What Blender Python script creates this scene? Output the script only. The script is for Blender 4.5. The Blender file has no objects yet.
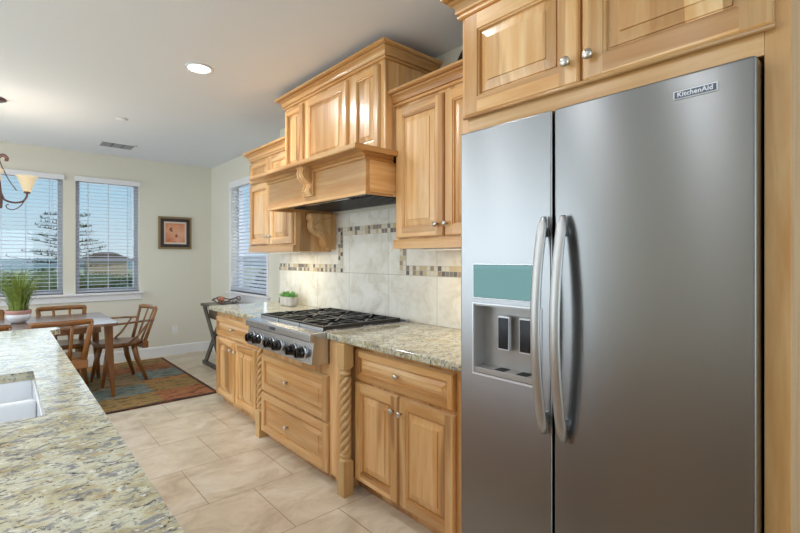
import bpy, bmesh, math, random
from mathutils import Vector, Matrix
random.seed(7)
S = bpy.context.scene
COL = S.collection
PI = math.pi

# ------------------------------------------------------------ camera
cam = bpy.data.cameras.new('camera'); cam.sensor_width = 36; cam.lens = 36*450/800
cam.shift_y = -8/800; cam.clip_start = .02; cam.clip_end = 500
co = bpy.data.objects.new('camera', cam); COL.objects.link(co)
co.location = (0, 0, 1.37); co.rotation_euler = (PI/2, 0, -math.radians(41.5))
S.camera = co
# ------------------------------------------------------------ world
w = bpy.data.worlds.new('sky'); S.world = w; w.use_nodes = True
N = w.node_tree.nodes; L = w.node_tree.links; N.clear()
tc = N.new('ShaderNodeTexCoord'); sx = N.new('ShaderNodeSeparateXYZ'); cr = N.new('ShaderNodeValToRGB')
bg = N.new('ShaderNodeBackground'); wo = N.new('ShaderNodeOutputWorld')
L.new(tc.outputs['Generated'], sx.inputs[0]); L.new(sx.outputs['Z'], cr.inputs[0]); L.new(cr.outputs[0], bg.inputs[0]); L.new(bg.outputs[0], wo.inputs[0])
e = cr.color_ramp.elements; e[0].position = 0; e[0].color = (.62, .78, .86, 1); e[1].position = .45; e[1].color = (.20, .42, .66, 1)
m_ = e.new(.12); m_.color = (.42, .66, .82, 1)
bg.inputs[1].default_value = .92

def light(kind, name, loc, rot, energy, color, size=None, size_y=None, shape=None, spread=None):
    l = bpy.data.lights.new(name, kind); l.energy = energy; l.color = color
    if size is not None:
        l.shape = shape or ('RECTANGLE' if size_y else 'SQUARE'); l.size = size
        if size_y: l.size_y = size_y
    if spread: l.spread = spread
    o = bpy.data.objects.new(name, l); COL.objects.link(o); o.location = loc; o.rotation_euler = rot
    return o
sun = light('SUN', 'sun', (0, 0, 10), (math.radians(28), 0, math.radians(20)), 2.2, (1, .95, .85))
sun.data.angle = .02
# daylight at the dining windows, plus fill lights added at unseen left and rear openings
light('AREA', 'added_left_fill', (-4.12, 5.0, 1.25), (0, -PI/2-.22, 0), 92, (.80, .91, 1), 2.1, 3.3)  # added light on the unseen left wall, for the dining side and refrigerator
light('AREA', 'daylight_dining_window', (1.05, 7.5, 1.75), (-PI/2, 0, 0), 6, (.84, .93, 1), 1.0, 1.6)
light('AREA', 'daylight_dining_window_left', (.1, 7.5, 1.75), (-PI/2, 0, 0), 6, (.84, .93, 1), 1.0, 1.6)
light('AREA', 'daylight_side_window', (2.9, 5.6, 1.75), (0, PI/2, 0), 14, (.88, .95, 1), 1.6, 1.4)
light('AREA', 'added_rear_fill', (-1.0, -3.12, 1.4), (PI/2+.45, 0, 0), 62, (.74, .87, 1), 3.4, 1.8)  # added light behind the camera, tilted up to lift the ceiling; no window known
S.view_settings.view_transform = 'Standard'; S.view_settings.look = 'None'
S.view_settings.gamma = 1; S.view_settings.use_curve_mapping = False
S.view_settings.exposure = 0.12

# ------------------------------------------------------------ materials
def lin(r, g, b):
    f = lambda c: (c/255/12.92) if c/255 <= .04045 else ((c/255+.055)/1.055)**2.4
    return (f(r), f(g), f(b), 1)
def mat(name, col, rough=.5, metal=0, **kw):
    m = bpy.data.materials.new(name); m.use_nodes = True
    b = m.node_tree.nodes['Principled BSDF']
    b.inputs['Base Color'].default_value = col; b.inputs['Roughness'].default_value = rough; b.inputs['Metallic'].default_value = metal
    for k, v in kw.items(): b.inputs[k.replace('_', ' ')].default_value = v
    return m
class G:
    """tiny node-graph helper"""
    def __init__(s, m): s.t = m.node_tree; s.n = s.t.nodes; s.b = s.n['Principled BSDF']
    def new(s, t, **kw):
        o = s.n.new(t)
        for k, v in kw.items(): setattr(o, k, v)
        return o
    def put(s, sock, v):
        if isinstance(v, bpy.types.NodeSocket): s.t.links.new(v, sock)
        else: sock.default_value = v
    def math(s, op, a, b=0, c=None):
        o = s.new('ShaderNodeMath', operation=op); s.put(o.inputs[0], a); s.put(o.inputs[1], b)
        if c is not None: s.put(o.inputs[2], c)
        return o.outputs[0]
    def vmul(s, v, k):
        o = s.new('ShaderNodeVectorMath', operation='MULTIPLY'); s.put(o.inputs[0], v); o.inputs[1].default_value = k; return o.outputs[0]
    def vadd(s, v, k):
        o = s.new('ShaderNodeVectorMath', operation='ADD'); s.put(o.inputs[0], v); s.put(o.inputs[1], k); return o.outputs[0]
    def noise(s, v, scale, detail=4, rough=.55, dist=0):
        o = s.new('ShaderNodeTexNoise'); s.put(o.inputs['Vector'], v); o.inputs['Scale'].default_value = scale
        o.inputs['Detail'].default_value = detail; o.inputs['Roughness'].default_value = rough; o.inputs['Distortion'].default_value = dist
        return o.outputs['Fac']
    def ramp(s, f, stops, interp='LINEAR'):
        o = s.new('ShaderNodeValToRGB'); s.put(o.inputs[0], f); o.color_ramp.interpolation = interp
        e = o.color_ramp.elements
        while len(e) < len(stops): e.new(.5)
        for x, (p, c) in zip(e, stops): x.position = p; x.color = c if len(c) == 4 else (*c, 1)
        return o.outputs[0]
    def mix(s, f, a, b, mode='MIX'):
        o = s.new('ShaderNodeMix', data_type='RGBA', blend_type=mode)
        s.put(o.inputs[0], f); s.put(o.inputs[6], a); s.put(o.inputs[7], b); return o.outputs[2]
    def bump(s, h, strength, dist=.002):
        o = s.new('ShaderNodeBump'); o.inputs['Strength'].default_value = strength; o.inputs['Distance'].default_value = dist
        s.put(o.inputs['Height'], h); s.put(s.b.inputs['Normal'], o.outputs[0])
    def obj(s): return s.new('ShaderNodeTexCoord').outputs['Object']
    def pos(s): return s.new('ShaderNodeNewGeometry').outputs['Position']
    def sep(s, v):
        o = s.new('ShaderNodeSeparateXYZ'); s.put(o.inputs[0], v); return o.outputs
    def rnd(s): return s.new('ShaderNodeObjectInfo').outputs['Random']

def wood(name, axis, pale, mid, dark, plank=.085, rough=.33):
    m = mat(name, pale, rough); g = G(m)
    r = g.math('MULTIPLY', g.rnd(), 37.0)
    o = g.vadd(g.obj(), r)
    xyz = g.sep(o)
    across = {'z': xyz[1], 'y': xyz[2], 'x': xyz[1]}[axis]
    k = {'z': (1, 1, .09), 'y': (1, .09, 1), 'x': (.09, 1, 1)}[axis]
    v = g.vmul(o, k)
    wob = g.noise(v, 3, 2)
    idn = g.math('FLOOR', g.math('ADD', g.math('DIVIDE', across, plank), g.math('MULTIPLY', wob, .5)))
    wn = g.new('ShaderNodeTexWhiteNoise', noise_dimensions='1D'); g.put(wn.inputs['W'], idn)
    fine = g.noise(v, 60, 5, .6, .4)
    band = g.noise(v, 11, 3, .5, 1.2)
    base = g.mix(g.ramp(band, [(.35, (0, 0, 0)), (.68, (1, 1, 1))]), pale, mid)
    base = g.mix(g.math('MULTIPLY', g.ramp(fine, [(.42, (0, 0, 0)), (.7, (1, 1, 1))]), .45), base, mid)
    heart = g.ramp(g.noise(v, 6.5, 2, .5, .8), [(.60, (0, 0, 0)), (.68, (1, 1, 1))])
    base = g.mix(g.math('MULTIPLY', heart, .62), base, dark)
    tone = g.ramp(wn.outputs['Value'], [(0, (.68, .60, .50)), (.5, (.95, .93, .90)), (1, (1.12, 1.15, 1.2))])
    base = g.mix(1.0, base, tone, 'MULTIPLY')
    g.put(g.b.inputs['Base Color'], base)
    g.b.inputs['Coat Weight'].default_value = .35; g.b.inputs['Coat Roughness'].default_value = .22
    g.bump(fine, .08, .001)
    return m
P_, M_, D_ = lin(236, 197, 143), lin(212, 155, 88), lin(148, 96, 50)
WV = wood('alder_vertical', 'z', P_, M_, D_); WH = wood('alder_horizontal', 'y', P_, M_, D_, .12)
WX = wood('alder_depth', 'x', P_, M_, D_, .12)
MAPLE = wood('pale_maple', 'z', lin(236, 204, 150), lin(222, 182, 122), lin(200, 156, 100), .3)
CH_ = (lin(160, 110, 58), lin(126, 82, 40), lin(88, 56, 28))
CW = wood('chair_wood_vertical', 'z', *CH_, plank=.2, rough=.3); CWY = wood('chair_wood_flat', 'y', *CH_, plank=.2, rough=.3)
TW = wood('table_wood', 'x', lin(150, 120, 100), lin(120, 92, 76), lin(95, 72, 60), .14, .16)
DK = wood('weathered_dark_wood', 'z', lin(92, 88, 80), lin(66, 62, 56), lin(48, 44, 40), .2, .5)
BRN = wood('brown_slat_wood', 'y', lin(110, 86, 62), lin(86, 64, 46), lin(60, 46, 34), .08, .5)

WALL = mat('wall_paint', lin(228, 224, 209), .75)
g = G(WALL); g.bump(g.noise(g.pos(), 90, 3), .12, .001)
CEIL = mat('ceiling_paint', lin(236, 240, 246), .85); g = G(CEIL); g.bump(g.noise(g.pos(), 70, 3), .1, .001)
WHITE = mat('white_trim_paint', lin(238, 238, 240), .35)
BLIND = mat('white_blind', lin(225, 226, 232), .4)
_b = BLIND.node_tree; _s = _b.nodes['Principled BSDF']; _x = _b.nodes.new('ShaderNodeMixShader'); _r = _b.nodes.new('ShaderNodeBsdfTranslucent'); _r.inputs[0].default_value = lin(225, 228, 236)
_x.inputs[0].default_value = .4; _b.links.new(_s.outputs[0], _x.inputs[1]); _b.links.new(_r.outputs[0], _x.inputs[2]); _b.links.new(_x.outputs[0], _b.nodes['Material Output'].inputs[0])
GREYW = mat('window_frame_vinyl', lin(190, 192, 200), .4)

# floor tile
FLOOR = mat('travertine_tile', lin(200, 178, 150), .28); g = G(FLOOR)
p = g.vadd(g.pos(), (-.866+.517*8, -2.073+.517*8, 0))
br = g.new('ShaderNodeTexBrick'); g.put(br.inputs['Vector'], p); br.offset = .5; br.offset_frequency = 2
br.inputs['Scale'].default_value = 1; br.inputs['Brick Width'].default_value = .517; br.inputs['Row Height'].default_value = .517
br.inputs['Mortar Size'].default_value = .0028; br.inputs['Mortar Smooth'].default_value = .2; br.inputs['Bias'].default_value = 0
br.inputs['Color1'].default_value = (0, 0, 0, 1); br.inputs['Color2'].default_value = (1, 1, 1, 1); br.inputs['Mortar'].default_value = (.5, .5, .5, 1)
stone = g.ramp(g.noise(g.vmul(g.pos(), (.7, 1, 1)), 4.5, 9, .68, .7), [(.34, lin(186, 168, 142)), (.5, lin(212, 197, 172)), (.66, lin(230, 220, 202))])
stone = g.mix(g.math('MULTIPLY', br.outputs['Color'], .25), stone, lin(222, 208, 188))
stone = g.mix(br.outputs['Fac'], stone, lin(160, 140, 116))
g.put(g.b.inputs['Base Color'], stone)
g.bump(g.math('MULTIPLY', br.outputs['Fac'], -1), .5, .002)

def granite(name):
    m = mat(name, (.6, .58, .5, 1), .12); g = G(m); p = g.pos()
    rot = g.new('ShaderNodeMapping'); g.put(rot.inputs[0], p); rot.inputs['Rotation'].default_value = (0, 0, .35); rot.inputs['Scale'].default_value = (.85, 1.25, 1)
    v = rot.outputs[0]
    base = g.ramp(g.noise(v, 9, 6, .65, .6), [(.32, lin(158, 144, 108)), (.45, lin(190, 182, 148)), (.56, lin(208, 206, 184)), (.7, lin(176, 168, 134))])
    tan = g.ramp(g.noise(g.vadd(v, (5, 3, 1)), 22, 5, .6, .8), [(.58, (0, 0, 0)), (.64, (1, 1, 1))])
    base = g.mix(g.math('MULTIPLY', tan, .55), base, lin(176, 146, 100))
    gr = g.ramp(g.noise(g.vadd(v, (9, 1, 4)), 30, 6, .7, 1.0), [(.52, (0, 0, 0)), (.58, (1, 1, 1))])
    base = g.mix(g.math('MULTIPLY', gr, .85), base, lin(122, 124, 130))
    dk = g.ramp(g.noise(g.vadd(v, (2, 8, 7)), 42, 7, .72, 1.3), [(.555, (0, 0, 0)), (.60, (1, 1, 1))])
    base = g.mix(g.math('MULTIPLY', dk, .9), base, lin(48, 42, 42))
    wt = g.ramp(g.noise(g.vadd(v, (1, 4, 2)), 55, 4, .6, .5), [(.60, (0, 0, 0)), (.66, (1, 1, 1))])
    base = g.mix(g.math('MULTIPLY', wt, .7), base, lin(238, 238, 230))
    g.put(g.b.inputs['Base Color'], base); return m
GRAN = granite('cream_granite')
WTILE = mat('cream_stone_tile', lin(206, 200, 186), .4); g = G(WTILE)
xyz = g.sep(g.pos())
cmb = g.new('ShaderNodeCombineXYZ'); g.put(cmb.inputs[0], g.math('ADD', xyz[1], -2.10+.51*4)); g.put(cmb.inputs[1], g.math('ADD', xyz[2], -1.25+.34*6))
br = g.new('ShaderNodeTexBrick'); g.put(br.inputs['Vector'], cmb.outputs[0]); br.offset = 0
for k_, v_ in {'Scale': 1, 'Brick Width': .51, 'Row Height': .34, 'Mortar Size': .002, 'Mortar Smooth': .2}.items(): br.inputs[k_].default_value = v_
br.inputs['Color1'].default_value = (0, 0, 0, 1); br.inputs['Color2'].default_value = (1, 1, 1, 1)
st = g.ramp(g.noise(g.pos(), 6, 8, .7, .6), [(.32, lin(216, 209, 194)), (.5, lin(243, 240, 231)), (.7, lin(252, 251, 246))])
st = g.mix(g.math('MULTIPLY', br.outputs['Color'], .2), st, lin(196, 186, 164))
st = g.mix(br.outputs['Fac'], st, lin(176, 170, 156)); g.put(g.b.inputs['Base Color'], st)
MOS = mat('mosaic_tile', (.5, .4, .3, 1), .25); g = G(MOS)
q = g.new('ShaderNodeVectorMath', operation='DIVIDE'); g.put(q.inputs[0], g.vadd(g.pos(), (0, -3.21+3.5, -1.25+3.5))); q.inputs[1].default_value = (50, .035, .035)
fl = g.new('ShaderNodeVectorMath', operation='FLOOR'); g.put(fl.inputs[0], q.outputs[0])
wn = g.new('ShaderNodeTexWhiteNoise'); g.put(wn.inputs['Vector'], fl.outputs[0])
c = g.ramp(wn.outputs['Value'], [(0, lin(226, 220, 206)), (.24, lin(128, 120, 114)), (.38, lin(204, 184, 146)), (.54, lin(158, 138, 116)), (.66, lin(224, 216, 198)), (.88, lin(98, 90, 88))], 'CONSTANT')
fr = g.new('ShaderNodeVectorMath', operation='FRACTION'); g.put(fr.inputs[0], q.outputs[0]); f3 = g.sep(fr.outputs[0])
ed = g.math('MAXIMUM', g.math('ABSOLUTE', g.math('SUBTRACT', f3[1], .5)), g.math('ABSOLUTE', g.math('SUBTRACT', f3[2], .5)))
c = g.mix(g.math('GREATER_THAN', ed, .45), c, lin(196, 190, 176)); g.put(g.b.inputs['Base Color'], c)

def brushed(name, col, rough, aniso=.75, rot=0.0, tang='Z'):
    m = mat(name, col, rough, 1); g = G(m)
    g.b.inputs['Anisotropic'].default_value = aniso; g.b.inputs['Anisotropic Rotation'].default_value = rot
    t = g.new('ShaderNodeTangent', direction_type='RADIAL', axis=tang); g.put(g.b.inputs['Tangent'], t.outputs[0])
    n = g.noise(g.vmul(g.pos(), (1, 1.5, 260)), 2, 3)
    g.put(g.b.inputs['Roughness'], g.math('MULTIPLY_ADD', n, .03, rough-.015))
    return m
STEEL = brushed('brushed_stainless', (.30, .302, .305, 1), .29, .85, .25)
HSTEEL = mat('satin_steel_handle', (.52, .52, .52, 1), .45, 1)
RSTEEL = mat('range_stainless', (.58, .60, .64, 1), .27, 1)
NICK = mat('satin_nickel', (.66, .63, .58, 1), .28, 1)
DGREY = mat('grey_metal_case', lin(70, 72, 78), .45, .4)
BLACK = mat('black_void', lin(16, 16, 18), .6)
IRON = mat('cast_iron_enamel', lin(24, 24, 27), .28)
KNOB = mat('black_plastic_knob', lin(14, 14, 17), .18)
DPANEL = mat('dispenser_glass', (.05, .085, .08, 1), .03, .9)
DREC = mat('dispenser_grey_plastic', lin(168, 164, 160), .35, .3)
PADDLE = mat('paddle_black', lin(40, 44, 50), .15)
BADGE = mat('badge_slate', lin(86, 94, 108), .3, .6); SILV = mat('silver_letter', lin(225, 226, 230), .3, .3)
PORC = mat('white_porcelain', lin(226, 230, 236), .12)
SINKW = mat('white_sink_enamel', lin(240, 242, 245), .18)
PLAST = mat('white_plastic_plate', lin(236, 236, 232), .35)
SOIL = mat('dark_soil', lin(50, 38, 28), .9)
BRONZE = mat('brown_bronze', lin(112, 88, 84), .32, .6)
PLATM = mat('dark_platter', lin(40, 38, 40), .3)
FILT = mat('hood_filter', lin(58, 60, 64), .35, .6)
FRUIT = mat('orange_peel', lin(200, 120, 84), .5)
GLASS = mat('window_glass', (1, 1, 1, 1), 0)
_t = GLASS.node_tree; _t.nodes.clear(); _o = _t.nodes.new('ShaderNodeOutputMaterial'); _m = _t.nodes.new('ShaderNodeMixShader'); _m.inputs[0].default_value = .03
_a = _t.nodes.new('ShaderNodeBsdfTransparent'); _g = _t.nodes.new('ShaderNodeBsdfGlossy'); _g.inputs['Roughness'].default_value = 0
_t.links.new(_a.outputs[0], _m.inputs[1]); _t.links.new(_g.outputs[0], _m.inputs[2]); _t.links.new(_m.outputs[0], _o.inputs[0])
def emis(name, col, s, base=(.9, .9, .88, 1)):
    m = mat(name, base, .5); b = m.node_tree.nodes['Principled BSDF']; b.inputs['Emission Color'].default_value = col; b.inputs['Emission Strength'].default_value = s; return m
LAMP = emis('can_lamp_lens', (1, .95, .88, 1), 12)
LAMP2 = emis('strip_lamp_lens', (1, .88, .6, 1), .5)
SHADE = emis('cream_glass_shade', (1, .86, .62, 1), .28, lin(225, 205, 165))
BULB = emis('bulb', (1, .9, .75, 1), 8)
def leafmat(name, a, b, sc=20):
    m = mat(name, a, .5); g = G(m); g.put(g.b.inputs['Base Color'], g.mix(g.noise(g.pos(), sc, 2), a, b)); return m
GRASS = leafmat('grass_blade_green', lin(70, 100, 30), lin(170, 190, 96), 30)
SUCC = leafmat('succulent_green', lin(60, 120, 50), lin(120, 176, 96), 40)
PINE = leafmat('pine_green', lin(34, 62, 40), lin(70, 98, 60), 6)
HEDGE = leafmat('hedge_green', lin(50, 70, 40), lin(100, 118, 70), 3)
LAWN = leafmat('lawn', lin(120, 136, 88), lin(168, 168, 120), .6)
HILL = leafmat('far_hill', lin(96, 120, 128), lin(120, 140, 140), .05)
BARK = mat('bark', lin(70, 56, 48), .9)
CONC = mat('pale_patio', lin(206, 204, 200), .8)
ROOFM = mat('shed_roof', lin(90, 78, 70), .8); SHEDW = mat('shed_wall', lin(176, 160, 140), .8)
CONCR = mat('grey_planter', lin(196, 192, 188), .7); g = G(CONCR); g.put(g.b.inputs['Base Color'], g.ramp(g.noise(g.vmul(g.pos(), (1, 1, .1)), 60, 3), [(.3, lin(168, 164, 160)), (.7, lin(214, 210, 206))]))
PINKB = mat('terracotta_pink_band', lin(186, 140, 130), .6)
RUGC = []
for nm, a, b in [('rust', (140, 82, 52), (176, 122, 74)), ('olive', (132, 108, 60), (170, 142, 86)), ('teal', (98, 116, 110), (140, 152, 142)),
                 ('tan', (142, 122, 88), (176, 154, 112)), ('amber', (158, 110, 62), (184, 142, 88)), ('edge', (70, 44, 34), (90, 56, 40))]:
    m = mat('rug_'+nm, lin(*a), .95); g = G(m)
    g.put(g.b.inputs['Base Color'], g.ramp(g.noise(g.vmul(g.pos(), (.45, 1.8, 1)), 14, 8, .8, 1.2), [(.42, lin(*[int(q_*.66) for q_ in a])), (.48, lin(*a)), (.53, lin(*b)), (.60, lin(int(a[0]*.6+78), int(a[1]*.6+36), int(a[2]*.6+18)))]))
    g.bump(g.noise(g.pos(), 220, 2), .5, .004); RUGC.append(m)

# ------------------------------------------------------------ mesh helpers
class MB:
    def __init__(s): s.v = []; s.f = []; s.mi = []; s.mats = []
    def m(s, mt):
        if mt not in s.mats: s.mats.append(mt)
        return s.mats.index(mt)
    def quad(s, pts, mt):
        b = len(s.v); s.v += [tuple(p) for p in pts]; s.f.append(tuple(range(b, b+len(pts)))); s.mi.append(s.m(mt))
    def add(s, V, F, mt):
        b = len(s.v); s.v += [tuple(p) for p in V]; k = s.m(mt)
        for f in F: s.f.append(tuple(b+i for i in f)); s.mi.append(k)
        return s
    def box(s, x0, x1, y0, y1, z0, z1, mt):
        V = [(x, y, z) for x in (x0, x1) for y in (y0, y1) for z in (z0, z1)]
        return s.add(V, [(0, 1, 3, 2), (4, 6, 7, 5), (0, 4, 5, 1), (2, 3, 7, 6), (0, 2, 6, 4), (1, 5, 7, 3)], mt)
    def prism(s, poly, axis, a, b, mt):
        def P3(u, v, t): return {'x': (t, u, v), 'y': (u, t, v), 'z': (u, v, t)}[axis]
        n = len(poly); V = [P3(u, v, a) for u, v in poly]+[P3(u, v, b) for u, v in poly]
        F = [tuple(range(n))[::-1], tuple(range(n, 2*n))]+[(i, (i+1) % n, n+(i+1) % n, n+i) for i in range(n)]
        return s.add(V, F, mt)
    def tube(s, path, r, mt, n=8, flat=1.0, up=None):
        path = [Vector(p) for p in path]; rs = r if isinstance(r, (list, tuple)) else [r]*len(path)
        V = []; prev = None
        for i, p in enumerate(path):
            t = (path[min(i+1, len(path)-1)]-path[max(i-1, 0)]).normalized()
            if prev is None:
                a = Vector(up) if up else (Vector((0, 0, 1)) if abs(t.z) < .9 else Vector((0, 1, 0)))
            else: a = prev
            n1 = (a-t*a.dot(t)).normalized(); n2 = t.cross(n1); prev = n1
            for k in range(n):
                th = 2*PI*k/n+PI/n; V.append(p+(n1*math.cos(th)*flat+n2*math.sin(th))*rs[i])
        m = len(path); F = [(i*n+k, i*n+(k+1) % n, (i+1)*n+(k+1) % n, (i+1)*n+k) for i in range(m-1) for k in range(n)]
        F += [tuple(range(n))[::-1], tuple((m-1)*n+k for k in range(n))]
        return s.add(V, F, mt)
    def lathe(s, prof, c, mt, n=24, axis='z', rfun=None, caps=True):
        V = []
        for r, h in prof:
            for k in range(n):
                th = 2*PI*k/n; rr = rfun(r, h, th) if rfun else r
                a, b = rr*math.cos(th), rr*math.sin(th)
                q = {'z': (a, b, h), 'x': (h, a, b), 'y': (a, h, b)}[axis]
                V.append((c[0]+q[0], c[1]+q[1], c[2]+q[2]))
        m = len(prof); F = [(i*n+k, i*n+(k+1) % n, (i+1)*n+(k+1) % n, (i+1)*n+k) for i in range(m-1) for k in range(n)]
        if caps: F += [tuple(range(n))[::-1], tuple((m-1)*n+k for k in range(n))]
        return s.add(V, F, mt)
    def sphere(s, c, r, mt, n=12, sc=(1, 1, 1)):
        prof = [(max(1e-4, math.sin(PI*i/8)), -math.cos(PI*i/8)) for i in range(9)]
        V0 = len(s.v); s.lathe([(a*r, b*r) for a, b in prof], (0, 0, 0), mt, n)
        for i in range(V0, len(s.v)):
            x, y, z = s.v[i]; s.v[i] = (c[0]+x*sc[0], c[1]+y*sc[1], c[2]+z*sc[2])
        return s
    def sweep(s, path, prof, mt_for):
        """path in XY, prof (out,z) where out is to the right-hand side of travel; mitred corners"""
        pts = [Vector((p[0], p[1])) for p in path]; R = []
        for i, p in enumerate(pts):
            ns = []
            if i > 0: t = (p-pts[i-1]).normalized(); ns.append(Vector((t.y, -t.x)))
            if i < len(pts)-1: t = (pts[i+1]-p).normalized(); ns.append(Vector((t.y, -t.x)))
            n = sum(ns, Vector((0, 0))).normalized(); k = 1/max(.2, n.dot(ns[0])); R.append(n*k)
        n = len(prof)
        for i in range(len(pts)-1):
            V = [(pts[j].x+R[j].x*o, pts[j].y+R[j].y*o, z) for j in (i, i+1) for o, z in prof]
            F = [(k, (k+1) % n, n+(k+1) % n, n+k) for k in range(n)]+[tuple(range(n))[::-1], tuple(range(n, 2*n))]
            s.add(V, F, mt_for(i))
        return s
    def build(s, name, parent=None, org=None, bevel=0, smooth=False, seg=2):
        if parent is not None:
            o_ = ORG.get(parent.name, (0, 0, 0))
        else: o_ = org or (0, 0, 0)
        me = bpy.data.meshes.new(name)
        me.from_pydata([(v[0]-o_[0], v[1]-o_[1], v[2]-o_[2]) for v in s.v], [], s.f)
        for mt in s.mats: me.materials.append(mt)
        me.polygons.foreach_set('material_index', s.mi)
        bm = bmesh.new(); bm.from_mesh(me); bmesh.ops.recalc_face_normals(bm, faces=bm.faces); bm.to_mesh(me); bm.free()
        if smooth: me.polygons.foreach_set('use_smooth', [True]*len(me.polygons))
        me.update()
        ob = bpy.data.objects.new(name, me); COL.objects.link(ob)
        if parent is not None: ob.parent = parent; ORG[ob.name] = o_
        else: ob.location = o_; ORG[ob.name] = o_
        if bevel:
            b = ob.modifiers.new('bevel', 'BEVEL'); b.width = bevel; b.segments = seg; b.limit_method = 'ANGLE'; b.angle_limit = math.radians(35)
            b.harden_normals = False
        return ob
ORG = {}
def tag(o, label, cat, group=None):
    o['label'] = label; o['category'] = cat
    if group: o['group'] = group
    return o
def thing(name, label, cat, loc, rz=0, group=None):
    o = bpy.data.objects.new(name, None); COL.objects.link(o); o.empty_display_size = .1
    o.location = loc; o.rotation_euler = (0, 0, rz); ORG[o.name] = tuple(loc)
    return tag(o, label, cat, group)
def struct(mb, name, parent=None, **kw):
    o = mb.build(name, parent, **kw)
    if parent is None: o['kind'] = 'structure'
    return o
def copy_tree(o, parent=None):
    c = o.copy(); COL.objects.link(c)
    if parent is not None: c.parent = parent
    for ch in list(o.children): copy_tree(ch, c)
    return c

# ------------------------------------------------------------ room shell
CZ = 2.73; KX = 2.20; WX_ = 2.37; BY = 6.98; JY = 4.40; LX = -4.2; RY = -3.2
b = MB(); b.box(LX-.2, 2.6, RY-.2, BY+.2, -.1, 0, FLOOR); struct(b, 'floor')
b = MB(); b.box(LX-.2, 2.6, RY-.2, BY+.2, CZ, CZ+.12, CEIL); struct(b, 'ceiling')
def wall_with_holes(axis, a0, a1, t0, t1, holes, mt):
    """axis 'x': wall runs along x at y=t0..t1; 'y': runs along y at x=t0..t1"""
    b = MB(); cuts = sorted({a0, a1, *[h[0] for h in holes], *[h[1] for h in holes]})
    for u0, u1 in zip(cuts, cuts[1:]):
        zs = [(0, CZ)]
        for h in holes:
            if h[0] <= u0+1e-6 and u1-1e-6 <= h[1]: zs = [(0, h[2]), (h[3], CZ)]
        for z0, z1 in zs:
            if z1-z0 < 1e-4: continue
            if axis == 'x': b.box(u0, u1, t0, t1, z0, z1, mt)
            else: b.box(t0, t1, u0, u1, z0, z1, mt)
    return b
W1 = (-.142, .572, .925, 2.405); W2 = (.698, 1.408, .925, 2.405); W3 = (5.03, 6.20, .925, 2.405)
struct(wall_with_holes('x', LX-.2, 2.6, BY, BY+.16, [W1, W2], WALL), 'wall_back')
b = wall_with_holes('y', JY, BY, WX_, WX_+.16, [W3], WALL)
b.box(KX, WX_+.16, RY, JY, 0, CZ, WALL)
struct(b, 'wall_right')
struct(wall_with_holes('y', RY, BY, LX-.16, LX, [(3.3, 6.7, 0.02, 2.35)], WALL), 'wall_left')
struct(wall_with_holes('x', LX, KX, RY-.16, RY, [(-2.8, .8, .5, 2.35)], WALL), 'wall_rear')
bb = [(0, 0), (.016, 0), (.016, .115), (.010, .13), (0, .135)]
b = MB(); b.sweep([(LX, BY), (WX_-.001, BY)], bb, lambda i: WHITE); struct(b, 'baseboard_back')
b = MB(); b.sweep([(WX_, BY-.017), (WX_, JY+.001)], bb, lambda i: WHITE); struct(b, 'baseboard_right')

# windows ------------------------------------------------------
def window(n, axis, h, t):
    """frame with single-hung sash set towards the outside of the opening"""
    u0, u1, z0, z1 = h; b = MB()
    def bx(a0, a1, d0, d1, c0, c1, mt):
        if axis == 'x': b.box(a0, a1, t+d0, t+d1, c0, c1, mt)
        else: b.box(t+d0, t+d1, a0, a1, c0, c1, mt)
    fw = .05; zm = 1.352
    bx(u0, u0+fw, .09, .15, z0, z1, GREYW); bx(u1-fw, u1, .09, .15, z0, z1, GREYW)
    bx(u0+fw, u1-fw, .09, .15, z0, z0+fw, GREYW); bx(u0+fw, u1-fw, .09, .15, z1-fw, z1, GREYW)
    if n != 1: bx(u0+fw, u1-fw, .095, .14, zm-.02, zm+.02, GREYW)
    fr = struct(b, 'window_%d' % n, bevel=.003)
    b = MB()
    if axis == 'x': b.box(u0+fw, u1-fw, t+.118, t+.122, z0+fw, z1-fw, GLASS)
    else: b.box(t+.118, t+.122, u0+fw, u1-fw, z0+fw, z1-fw, GLASS)
    b.build('window_pane', fr)
window(1, 'x', W1, BY); window(2, 'x', W2, BY); window(3, 'y', W3, WX_)
# sills and casings
b = MB(); b.box(W1[0]-.06, 1.463, BY-.055, BY+.09, .897, .925, WHITE); b.box(W1[0]-.03, 1.432, BY-.018, BY, .815, .897, WHITE)
struct(b, 'trim_1', bevel=.004)
b = MB(); b.box(WX_-.05, WX_+.09, W3[0]-.05, 6.27, .897, .925, WHITE); b.box(WX_-.018, WX_, W3[0]-.02, 6.24, .80, .897, WHITE)
struct(b, 'trim_2', bevel=.004)
b = MB(); b.box(WX_-.016, WX_, W3[0]-.0, 5.06, .93, 2.33, WHITE)
b.box(WX_-.016, WX_, 6.19, 6.235, .93, 2.33, WHITE); b.box(WX_-.02, WX_, W3[0]-.0, 6.235, 2.33, 2.42, WHITE)
struct(b, 'trim_3', bevel=.003)

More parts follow.
